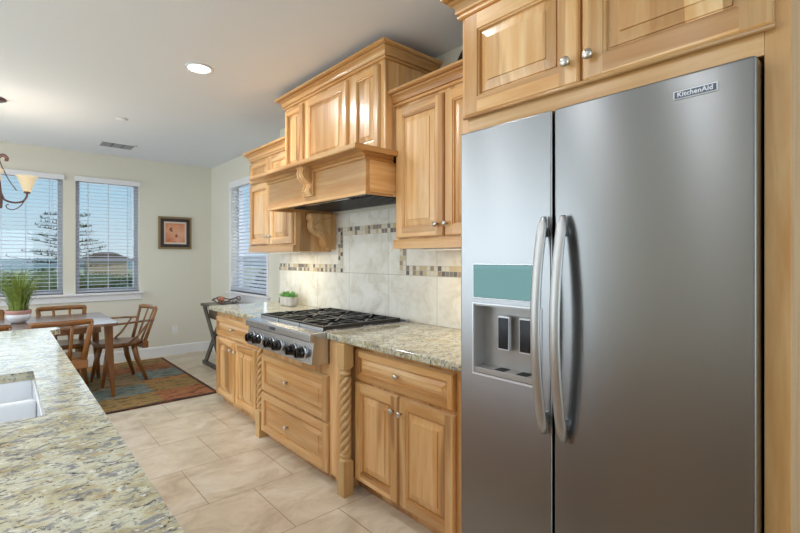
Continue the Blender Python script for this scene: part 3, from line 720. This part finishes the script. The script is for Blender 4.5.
# ------------------------------------------------------------ ceiling items
def can(x, y, label, watt=14):
    r = thing('recessed_light', label, 'ceiling light', (x, y, CZ), 0, 'recessed ceiling lights')
    b = MB(); b.lathe([(.072, 0), (.095, 0), (.096, -.006), (.088, -.010), (.072, -.006), (.072, 0)], (x, y, CZ), WHITE, 36, caps=False); b.build('trim_ring', r, smooth=True)
    b = MB(); b.lathe([(.001, -.003), (.072, -.003), (.072, -.0005), (.001, -.0005)], (x, y, CZ), LAMP, 32); b.build('lamp_lens', r)
    l = light('AREA', 'can_light', (x, y, CZ-.015), (0, 0, 0), watt, (.90, .94, 1), .13, shape='DISK')
can(1.055, 3.36, 'round recessed ceiling light glowing above the aisle beside the hood')
for x, y, wt in ((1.0, 1.5, 4), (-.6, .9, 3.5), (-.6, 1.6, 5), (-.6, 3.1, 14), (-2.3, 1.2, 6), (-2.3, 3.6, 12), (-1.9, 5.7, 16)):  # cans assumed out of view; the dining one added to brighten the back wall
    can(x, y, 'round recessed ceiling light assumed outside the picture, added for room light', wt)
b = MB(); x0, x1, y0, y1 = .86, 1.22, 6.16, 6.45
for a in ((x0, x1, y0, y0+.015), (x0, x1, y1-.015, y1), (x0, x0+.015, y0, y1), (x1-.015, x1, y0, y1)): b.box(a[0], a[1], a[2], a[3], CZ-.008, CZ-.0005, WHITE)
b.box(x0+.01, x1-.01, y0+.01, y1-.01, CZ-.002, CZ-.0005, DGREY)
for k in range(3):
    for j in range(5):
        xx = x0+.02+k*.112; yy = y0+.03+j*.05; b.box(xx, xx+.1, yy, yy+.012, CZ-.007, CZ-.002, GREYW)
tag(b.build('ceiling_vent', org=(1.04, 6.36, CZ)), 'rectangular slotted air vent in the ceiling near the back wall', 'vent')
b = MB(); b.lathe([(.001, -.012), (.035, -.012), (.05, -.006), (.05, -.0005), (.001, -.0005)], (.877, 5.08, CZ), WHITE, 28)
tag(b.build('smoke_detector', smooth=True, org=(.877, 5.08, CZ)), 'small white round sensor flush on the ceiling before the vent', 'smoke detector')

# chandelier -------------------------------------------------------
cx, cy = -.069, 5.14
r = thing('chandelier', 'bronze scroll-arm chandelier with cream glass shades over the dining table', 'chandelier', (cx, cy, CZ))
b = MB(); b.lathe([(.001, 0), (.10, -.0), (.104, -.01), (.07, -.025), (.015, -.035), (.001, -.035)], (cx, cy, CZ), BRONZE, 28); b.build('ceiling_canopy', r, smooth=True)
b = MB(); b.tube([(cx, cy, CZ-.03), (cx, cy, 2.30)], .006, BRONZE, 8); b.build('stem', r, smooth=True)
b = MB(); b.lathe([(.001, 2.31), (.02, 2.30), (.012, 2.27), (.028, 2.22), (.02, 2.1), (.012, 2.0), (.03, 1.92), (.04, 1.86), (.02, 1.80), (.012, 1.775), (.018, 1.76), (.001, 1.745)], (cx, cy, 0), BRONZE, 20); b.build('column', r, smooth=True)
def spline(pts, n=8):
    out = []; P = [Vector(p) for p in pts]; P = [P[0]]+P+[P[-1]]
    for i in range(1, len(P)-2):
        for k in range(n):
            t = k/n; a, b_, c_, d_ = P[i-1], P[i], P[i+1], P[i+2]
            out.append(.5*((2*b_)+(c_-a)*t+(2*a-5*b_+4*c_-d_)*t*t+(3*b_-a-3*c_+d_)*t**3))
    out.append(P[-2]); return out
a0 = 0.01; AR = .235
for k in range(4):
    a = a0+k*PI/2; dx, dy = math.cos(a), math.sin(a)
    q = lambda rr, z: (cx+dx*rr*AR/.27, cy+dy*rr*AR/.27, z)
    b = MB(); b.tube(spline([q(.03, 1.80), q(.06, 1.84), q(.07, 1.93), q(.10, 1.875), q(.17, 1.855), q(.235, 1.87), q(.265, 1.91), q(.27, 1.945)]), .0085, BRONZE, 8)
    b.tube(spline([q(.065, 1.80), q(.07, 1.86), q(.06, 1.98), q(.045, 2.10), q(.05, 2.22), q(.085, 2.255), q(.115, 2.235), q(.11, 2.205)]), [.015]*56+[.006], BRONZE, 8)
    b.tube(spline([q(.255, 1.89), q(.22, 1.83), q(.17, 1.795), q(.125, 1.80), q(.11, 1.825), q(.13, 1.84)]), .004, BRONZE, 6)
    b.tube(spline([q(.05, 2.26), q(.075, 2.17), q(.13, 2.05), q(.19, 1.96)]), .004, BRONZE, 6)
    b.lathe([(.012, 1.94), (.026, 1.945), (.022, 1.955), (.015, 1.975), (.001, 1.98)], (cx+dx*AR, cy+dy*AR, 0), BRONZE, 16)
    arm = b.build('arm', r, smooth=True)
    light('POINT', 'chandelier_bulb_light', (cx+dx*AR, cy+dy*AR, 2.055), (0, 0, 0), 2.6, (1, .88, .70)).data.shadow_soft_size = .02
    b = MB(); b.lathe([(.026, 1.958), (.034, 1.985), (.050, 2.03), (.066, 2.075), (.080, 2.092), (.078, 2.094), (.063, 2.077), (.047, 2.032), (.031, 1.987), (.024, 1.96)], (cx+dx*AR, cy+dy*AR, 0), SHADE, 28, caps=False)
    sh = b.build('glass_shade', r, smooth=True)
    b = MB(); b.sphere((cx+dx*AR, cy+dy*AR, 2.02), .022, BULB); b.build('bulb', sh, smooth=True)

# picture -----------------------------------------------------------
GOLD = mat('antique_gold', lin(150, 128, 92), .4, .5); FRB = mat('dark_brown_frame', lin(52, 36, 34), .4); MATB = mat('cream_mat', lin(238, 222, 204), .8)
ART = mat('orange_print', lin(220, 150, 110), .6); g = G(ART)
g.put(g.b.inputs['Base Color'], g.mix(g.ramp(g.noise(g.vadd(g.pos(), (4.3, 0, .7)), 17, 3, .5), [(.62, (0, 0, 0)), (.66, (1, 1, 1))]), g.ramp(g.noise(g.pos(), 5, 3), [(.35, lin(206, 116, 66)), (.55, lin(224, 158, 122)), (.7, lin(230, 176, 144))]), lin(130, 60, 34)))
r = thing('framed_picture', 'square orange print in a dark brown and gold frame on the back wall', 'picture', (1.864, 6.975, 1.727))
def frame(b, x0, x1, z0, z1, w, ya, yb, mt):
    b.box(x0, x0+w, ya, yb, z0, z1, mt); b.box(x1-w, x1, ya, yb, z0, z1, mt); b.box(x0+w, x1-w, ya, yb, z0, z0+w, mt); b.box(x0+w, x1-w, ya, yb, z1-w, z1, mt)
b = MB(); frame(b, 1.64, 2.08, 1.505, 1.965, .028, 6.95, 6.979, GOLD); frame(b, 1.668, 2.052, 1.533, 1.937, .042, 6.945, 6.975, FRB); b.build('frame', r, bevel=.003)
b = MB(); b.box(1.71, 2.01, 6.962, 6.975, 1.575, 1.895, MATB); b.build('mount', r)
b = MB(); b.box(1.732, 1.988, 6.960, 6.963, 1.60, 1.872, ART); b.build('print', r)
# outlets
def outlet(name, label, c, normal):
    x, y, z = c; r = thing(name, label, 'outlet', c)
    b = MB(); B2 = MB()
    if normal == 'y':
        b.box(x-.036, x+.036, y-.006, y-.0003, z-.058, z+.058, PLAST)
        B2.box(x-.017, x+.017, y-.008, y-.006, z-.036, z+.036, WHITE)
        for dz in (-.026, .026):
            for dx in (-.006, .006): B2.box(x+dx-.001, x+dx+.001, y-.0084, y-.008, z+dz-.004, z+dz+.006, BLACK)
    else:
        b.box(x-.006, x-.0003, y-.036, y+.036, z-.058, z+.058, PLAST)
        B2.box(x-.008, x-.006, y-.017, y+.017, z-.036, z+.036, WHITE)
        for dz in (-.026, .026):
            for dx in (-.006, .006): B2.box(x-.0084, x-.008, y+dx-.001, y+dx+.001, z+dz-.004, z+dz+.006, BLACK)
    b.build('cover_plate', r, bevel=.002); B2.build('socket', r)
outlet('wall_outlet', 'white power outlet low on the back wall beneath the picture', (1.862, BY, .35), 'y')
outlet('wall_outlet', 'white power outlet on the tile backsplash above the succulent planter', (2.190, 4.02, 1.13), 'x')

# ------------------------------------------------------------ console table and bowl
r = thing('console_table', 'weathered dark console table with crossed X legs under the side window', 'table', (2.14, 5.66, 0))
tx0, tx1, ty0, ty1, tz = 1.94, 2.335, 5.36, 6.12, .79
b = MB(); b.box(tx0, tx1, ty0, ty1, tz-.035, tz, DK); b.build('table_top', r, bevel=.004)
for x in (tx0+.02, tx1-.06):
    for (ya, yb) in ((ty0+.06, ty1-.06), (ty1-.06, ty0+.06)):
        off = 0 if ya < yb else .032
        b = MB(); w_ = .05; x_ = x+off*0
        b.prism([(ya-w_, .045), (ya+w_, .045), (yb+w_, tz-.035), (yb-w_, tz-.035)], 'x', x_+(.0 if ya < yb else .021), x_+(.02 if ya < yb else .041), DK); b.build('leg', r, bevel=.002)
    b = MB(); b.box(x, x+.041, ty0+.0, ty1, 0, .045, DK); b.build('foot_rail', r, bevel=.003)
b = MB(); b.box(tx0+.065, tx1-.065, 5.58, 5.90, .40, .42, BRN); b.box(tx0+.064, tx1-.064, 5.45, 6.0, .60, .745, BRN); b.build('stretcher', r, bevel=.003)
bx_, by_, bz_ = 2.13, 5.70, .79
r = thing('wire_bowl', 'dark wavy-rimmed wire bowl on the console table beneath the side window', 'bowl', (bx_, by_, bz_))
b = MB()
b.lathe([(.05, .0), (.055, .004), (.05, .008), (.045, .004)], (bx_, by_, bz_), BRONZE, 20)
for k in range(18):
    th = k*2*PI/18; rr = .165+.012*math.sin(3*th); hz = .07+.018*math.sin(4*th+.6)
    b.tube(spline([(bx_+.05*math.cos(th), by_+.05*math.sin(th), bz_+.006), (bx_+.11*math.cos(th), by_+.11*math.sin(th), bz_+.02), (bx_+rr*math.cos(th), by_+rr*math.sin(th), bz_+hz)], 5), .003, BRONZE, 6)
b.build('wires', r, smooth=True)
b = MB(); pts = []
for k in range(49):
    th = k*2*PI/48; rr = .165+.012*math.sin(3*th); pts.append((bx_+rr*math.cos(th), by_+rr*math.sin(th), bz_+.07+.018*math.sin(4*th+.6)))
b.tube(pts, .007, BRONZE, 8); b.build('rim', r, smooth=True)
dx, dy = -.05, .07
b = MB(); b.sphere((bx_+dx, by_+dy, bz_+.058), .040, FRUIT, 16); tag(b.build('orange', smooth=True, org=(bx_+dx, by_+dy, bz_+.018)), 'single orange fruit lying in the dark wire bowl', 'fruit')
# ------------------------------------------------------------ succulent planter
px_, py_, pz_ = 2.07, 3.96, .9185
r = thing('succulent_planter', 'green succulents in a grey oblong planter on the dining-end countertop', 'potted plant', (px_, py_, pz_))
b = MB(); n = 28
def ell(rx, ry, z, e=.6):
    return [(px_+rx*math.copysign(abs(math.cos(2*PI*k/n))**e, math.cos(2*PI*k/n)), py_+ry*math.copysign(abs(math.sin(2*PI*k/n))**e, math.sin(2*PI*k/n)), pz_+z) for k in range(n)]
V = ell(.045, .10, 0)+ell(.052, .115, .008)+ell(.056, .122, .086)+ell(.050, .116, .086)+ell(.048, .114, .070)
F = [(i*n+k, i*n+(k+1) % n, (i+1)*n+(k+1) % n, (i+1)*n+k) for i in range(4) for k in range(n)]+[tuple(range(n))]
b.add(V, F, CONCR); b.build('pot', r, smooth=False)
b = MB(); b.add(ell(.048, .114, .072), [tuple(range(n))], SOIL); b.build('soil', r)
b = MB(); rnd = random.Random(3)
for c in range(9):
    cx_, cy_ = px_+rnd.uniform(-.028, .028), py_-.105+.21*c/8
    for k in range(14):
        a = k*2.4; el = .35+.9*k/14; ln = rnd.uniform(.045, .075)
        d_ = Vector((math.cos(a)*math.cos(el), math.sin(a)*math.cos(el), math.sin(el)))
        p0 = Vector((cx_, cy_, pz_+.074)); b.tube([p0, p0+d_*ln*.5, p0+d_*ln*.85, p0+d_*ln], [.003, .0075, .006, .0008], SUCC, 5, .5)
for k in range(7):
    z = pz_+.07-.008*k; b.sphere((px_-.03, py_+.126+.004*(k % 3), z), .007, SUCC, 6)
b.build('leaves', r, smooth=True)

# ------------------------------------------------------------ dining area
b = MB(); RX0, RX1, RY_0, RY_1 = -1.35, 1.655, 4.665, 6.80
R_, O_, T_, N_, A_, E_ = RUGC
rows = [(4.70, 5.10, [(-1.32, A_), (-.3, R_), (.45, O_), (1.16, R_), (1.62, None)]),
        (5.10, 5.50, [(-1.32, R_), (.1, T_), (1.16, O_), (1.62, None)]),
        (5.50, 5.66, [(-1.32, T_), (-.4, A_), (.35, N_), (1.16, A_), (1.62, None)]),
        (5.66, 6.10, [(-1.32, T_), (-.4, A_), (.35, N_), (1.16, T_), (1.62, None)]),
        (6.10, 6.45, [(-1.32, N_), (-.1, R_), (.55, T_), (.9, R_), (1.62, None)]),
        (6.45, 6.765, [(-1.32, R_), (-.2, O_), (.6, A_), (1.1, O_), (1.62, None)])]
for y0, y1, cs in rows:
    for (xa, mt), (xb, _) in zip(cs, cs[1:]): b.box(xa, xb, y0, y1, .001, .012, mt)
for a in ((RX0, RX1, RY_0, 4.70), (RX0, RX1, 6.765, RY_1), (RX0, -1.32, 4.70, 6.765), (1.62, RX1, 4.70, 6.765)): b.box(*a, .001, .012, E_ if a[2] < 4.69 or a[0] > 1 else R_)
tag(b.build('area_rug', org=(.15, 5.73, 0)), 'patchwork rug in rust, gold and teal under the dining table', 'rug')
RT = .0135
r = thing('dining_table', 'long wooden dining table with tapered legs on the patchwork rug', 'table', (-.05, 5.62, RT))
b = MB(); b.prism([(-.98, 5.06), (.82, 5.06), (.85, 5.10), (.85, 6.15), (.82, 6.19), (-.98, 6.19), (-1.01, 6.15), (-1.01, 5.10)], 'z', .722, .75, TW)
b.build('tabletop', r, bevel=.005)
b = MB(); b.box(-.86, .72, 5.19, 5.21, .655, .722, CWY); b.box(-.86, .72, 6.04, 6.06, .655, .722, CWY); b.box(-.86, -.84, 5.21, 6.04, .655, .722, CWY); b.box(.70, .72, 5.21, 6.04, .655, .722, CWY); b.build('apron', r)
for x in (-.90, .78):
    for y in (5.19, 6.06):
        s_ = .04 if x > 0 else -.04; t_ = -.05 if y < 5.5 else .05
        b = MB(); V = []
        for (cx2, cy2, h_, z) in ((x, y, .034, .722), (x+s_*.25, y+t_*.1, .030, .45), (x+s_, y+t_*.4, .017, RT)):
            V += [(cx2-h_, cy2-h_, z), (cx2+h_, cy2-h_, z), (cx2+h_, cy2+h_, z), (cx2-h_, cy2+h_, z)]
        F = [(i*4+k, i*4+(k+1) % 4, (i+1)*4+(k+1) % 4, (i+1)*4+k) for i in (0, 1) for k in range(4)]+[(0, 1, 2, 3), (8, 9, 10, 11)]
        b.add(V, F, CW); b.build('leg', r, bevel=.006)

RT = .0165
def make_chair(label, loc, rz, arms=False):
    """front of the chair is local +x; back at -x"""
    r = thing('dining_chair', label, 'chair', loc, rz, None if arms else 'side chairs at the dining table')
    ORG[r.name] = (0, 0, 0)
    b = MB(); n = 32; V = []; prof = [(.84, .395), (.97, .406), (1.0, .428), (.985, .442), (.9, .446), (.5, .436), (.05, .434)]
    for s_, z in prof:
        for k in range(n):
            th = 2*PI*k/n; c_, q_ = math.cos(th), math.sin(th)
            rx = .225*abs(c_)**.8*(1 if c_ > 0 else -1); ry = (.24 if c_ > 0 else .215)*abs(q_)**.8*(1 if q_ > 0 else -1)
            V.append((rx*s_, ry*s_, z))
    F = [(i*n+k, i*n+(k+1) % n, (i+1)*n+(k+1) % n, (i+1)*n+k) for i in range(len(prof)-1) for k in range(n)]+[tuple(range(n)), tuple((len(prof)-1)*n+k for k in range(n))]
    b.add(V, F, CWY); b.build('seat', r, smooth=True)
    for sx_ in (1, -1):
        for sy in (1, -1):
            b = MB(); b.tube([(.12*sx_, .12*sy, .412), (.15*sx_, .14*sy, .25), (.20*sx_ if sx_ > 0 else -.235, .175*sy, 0)], [.030, .028, .016], CW, 10); b.build('leg', r, smooth=True)
    b = MB()
    b.box(-.25, -.19, -.20, .20, .355, .435, CWY)
    b.build('back_block', r, bevel=.012, seg=3)
    rail = [(-.345-.05*(1-(t/6)**2)*1.0+.03, 0.225*t/6, .79) for t in range(-6, 7)]
    b = MB(); b.tube(rail, [.020]+[.027]*11+[.020], CWY, 8, .55, up=(1, 0, 0)); b.build('top_rail', r, smooth=True)
    for y0, y1 in ((-.165, -.215), (-.06, -.075), (.06, .075), (.165, .215)):
        xr = -.315-.05*(1-(y1/.235)**2); outer = abs(y0) > .1
        b = MB(); w_ = .024 if outer else .015
        b.tube([(-.212, y0, .40), ((xr-.212)/2-.004, (y0+y1)/2, .6), (xr, y1, .79)], [w_*1.1, w_, w_*.9], CW, 8, .65, up=(1, 0, 0)); b.build('back_spindle', r, smooth=True)
    if arms:
        for sy in (1, -1):
            b = MB(); b.tube(spline([(-.30, .20*sy, .662), (-.12, .27*sy, .667), (.08, .285*sy, .662), (.20, .25*sy, .650)], 6), [.014]+[.022]*17+[.012], CWY, 8, .5, up=(0, 0, 1)); b.build('arm', r, smooth=True)
            b = MB(); b.tube([(-.24, .245*sy, .658), (-.12, .225*sy, .50), (.0, .2*sy, .405)], [.012, .016, .014], CW, 8, .7); b.build('arm_support', r, smooth=True)
    return r
make_chair('wooden armchair at the right end of the dining table, facing the table', (.955, 5.80, RT), PI+.17, arms=True)
c1 = make_chair('wooden side chair at the near right of the table, its back to the kitchen', (.39, 5.20, RT), PI/2)
c2 = copy_tree(c1); c2.location = (-.17, 5.20, RT); c2['label'] = 'wooden side chair at the near left of the table, cut off by the picture edge'
c3 = copy_tree(c1); c3.location = (.51, 6.05, RT); c3.rotation_euler = (0, 0, -PI/2); c3['label'] = 'wooden side chair on the far side of the table, in front of the window gap'
c4 = copy_tree(c1); c4.location = (-.21, 6.05, RT); c4.rotation_euler = (0, 0, -PI/2); c4['label'] = 'wooden side chair on the far side of the table, left behind the grass plant'

gx, gy = .12, 5.68
r = thing('grass_plant', 'tall ornamental grass in a white and pink bowl on the dining table', 'potted plant', (gx, gy, .75))
b = MB(); b.lathe([(.001, .751), (.05, .751), (.075, .77), (.092, .80), (.098, .835), (.092, .835)], (gx, gy, 0), PORC, 32)
b.lathe([(.0975, .835), (.100, .85), (.100, .875), (.092, .875), (.090, .855)], (gx, gy, 0), PINKB, 32, caps=False); b.build('pot', r, smooth=True)
b = MB(); b.lathe([(.001, .86), (.091, .86)], (gx, gy, 0), SOIL, 24, caps=False); b.build('soil', r)
b = MB(); rn = random.Random(11)
for i in range(230):
    a = rn.uniform(0, 2*PI); rr = rn.uniform(0, .075); ln = rn.uniform(.28, .52); sp_ = rn.uniform(.1, 1)**.8*.30
    p0 = Vector((gx+rr*math.cos(a), gy+rr*math.sin(a), .855)); d_ = Vector((math.cos(a), math.sin(a), 0)); side = Vector((-math.sin(a), math.cos(a), 0)); V = []; K = 6
    for k in range(K+1):
        t_ = k/K; p_ = p0+d_*sp_*t_**1.8*1.0+Vector((0, 0, ln*(t_-.28*sp_/.3*t_*t_))); wd = .0045*(1-t_)**.6+.0003
        V += [p_-side*wd, p_+side*wd]
    F = [(2*k, 2*k+1, 2*k+3, 2*k+2) for k in range(K)]; b.add(V, F, GRASS)
b.build('grass_blades', r)

# ------------------------------------------------------------ outside
b = MB(); b.box(-60, 90, 7.2, 160, -.6, -.35, LAWN); o = struct(b, 'ground')
b = MB(); rn = random.Random(5); V = []
n = 60
for i in range(n+1): x = -60+i*140/n; h_ = 1.35+.25*math.sin(i*.35)+.15*math.sin(i*.9+1); V += [(x, 86, -.4), (x, 90, h_), (x, 96, -.4)]
F = [f for i in range(n) for f in ((3*i, 3*i+3, 3*i+4, 3*i+1), (3*i+1, 3*i+4, 3*i+5, 3*i+2))]; b.add(V, F, HILL)
o = b.build('hills'); o['kind'] = 'structure'
b = MB(); b.box(-4, 8, 7.16, 9.6, -.349, -.05, CONC); o = struct(b, 'patio')
def bush(name, label, c, s, mt, cnt, group=None, seed=1):
    rn = random.Random(seed); r = thing(name, label, 'shrub', (c[0], c[1], -.35), 0, group)
    b = MB()
    b.sphere((c[0], c[1], -.35+s[2]*.5), .5, mt, 14, (s[0]*.86, s[1]*.86, s[2]*.86))
    for i in range(cnt):
        a = rn.uniform(0, 2*PI); u = rn.uniform(-.2, 1); q_ = math.sqrt(max(0, 1-u*u)); p_ = Vector((c[0]+math.cos(a)*q_*s[0]*.5, c[1]+math.sin(a)*q_*s[1]*.5, -.35+s[2]*(.5+.5*u)))
        d1 = Vector((rn.uniform(-1, 1), rn.uniform(-1, 1), rn.uniform(-.3, 1))).normalized()*rn.uniform(.05, .11)*max(1, s[2]); d2 = d1.cross(Vector((rn.uniform(-1, 1), rn.uniform(-1, 1), rn.uniform(-1, 1)))).normalized()*.04*max(1, s[2])
        b.quad([p_-d2, p_+d1*.5-d2*0.2, p_+d1, p_+d2], mt)
    b.build('foliage', r)
    b = MB(); b.tube([(c[0], c[1], -.35), (c[0], c[1], -.35+s[2]*.4)], .04*s[2], BARK, 6); b.build('stem', r)
hx = [-2.2, -.4, 1.5, 3.4, 5.3, 7.2]
hl = ['far left of the pine', 'first left of the pine trunk', 'just behind the pine', 'right of the pine', 'left of the shed', 'right of the shed']
for i, x in enumerate(hx):
    bush('garden_bush', 'rounded dark green garden bush outside the dining windows, '+hl[i], (x, 24+(i % 2)*2, 0), (2.6, 2, 1.05+.12*(i % 3)), HEDGE, 420, 'bushes beyond the lawn', i)
bush('garden_shrub', 'small dark shrub outside the right dining window behind its lower panes', (1.95, 11.0, 0), (1.1, .8, 1.25), PINE, 500, None, 21)
bush('garden_shrub', 'low leafy shrub outside the side window', (5.2, 10.2, 0), (1.6, 1.2, 1.6), HEDGE, 400, None, 22)
# pine tree
tx, ty = 1.28, 14.6
r = thing('pine_tree', 'young pine tree with sparse layered branches outside the dining windows', 'tree', (tx, ty, -.35))
b = MB(); b.tube([(tx, ty, -.36), (tx+.03, ty, 1.2), (tx-.02, ty, 2.6)], [.09, .06, .015], BARK, 8); b.build('trunk', r, smooth=True)
b = MB(); rn = random.Random(9); bt = MB()
for i in range(46):
    z = 1.15+1.45*i/46; a = i*2.4+rn.uniform(-.3, .3); ln = (1.25-.75*(z-1.15)/1.45)*rn.uniform(.65, 1.1)
    d_ = Vector((math.cos(a), math.sin(a), rn.uniform(-.02, .22))); p0 = Vector((tx, ty, z)); bt.tube([p0, p0+d_*ln], [.014, .004], BARK, 5)
    for k in range(42):
        t_ = rn.uniform(.2, 1.02); p_ = p0+d_*ln*t_; e_ = Vector((rn.uniform(-1, 1), rn.uniform(-1, 1), rn.uniform(-.1, .9))).normalized()*rn.uniform(.07, .15); s_ = e_.cross(Vector((0, 0, 1))).normalized()*.012
        b.quad([p_-s_, p_+e_, p_+s_], PINE)
bt.build('branches', r); b.build('needles', r)
# shed
sx_, sy_ = 7.6, 52
r = thing('garden_shed', 'small tan shed with a brown hipped roof beyond the lawn', 'shed', (sx_, sy_, -.35))
b = MB(); b.box(sx_-1.6, sx_+1.6, sy_-1.2, sy_+1.2, -.35, 1.35, SHEDW); b.build('walls', r)
b = MB(); b.add([(sx_-1.9, sy_-1.5, 1.35), (sx_+1.9, sy_-1.5, 1.35), (sx_+1.9, sy_+1.5, 1.35), (sx_-1.9, sy_+1.5, 1.35), (sx_-.6, sy_, 2.0), (sx_+.6, sy_, 2.0)], [(0, 1, 5, 4), (1, 2, 5), (2, 3, 4, 5), (3, 0, 4), (0, 3, 2, 1)], ROOFM); b.build('roof', r)
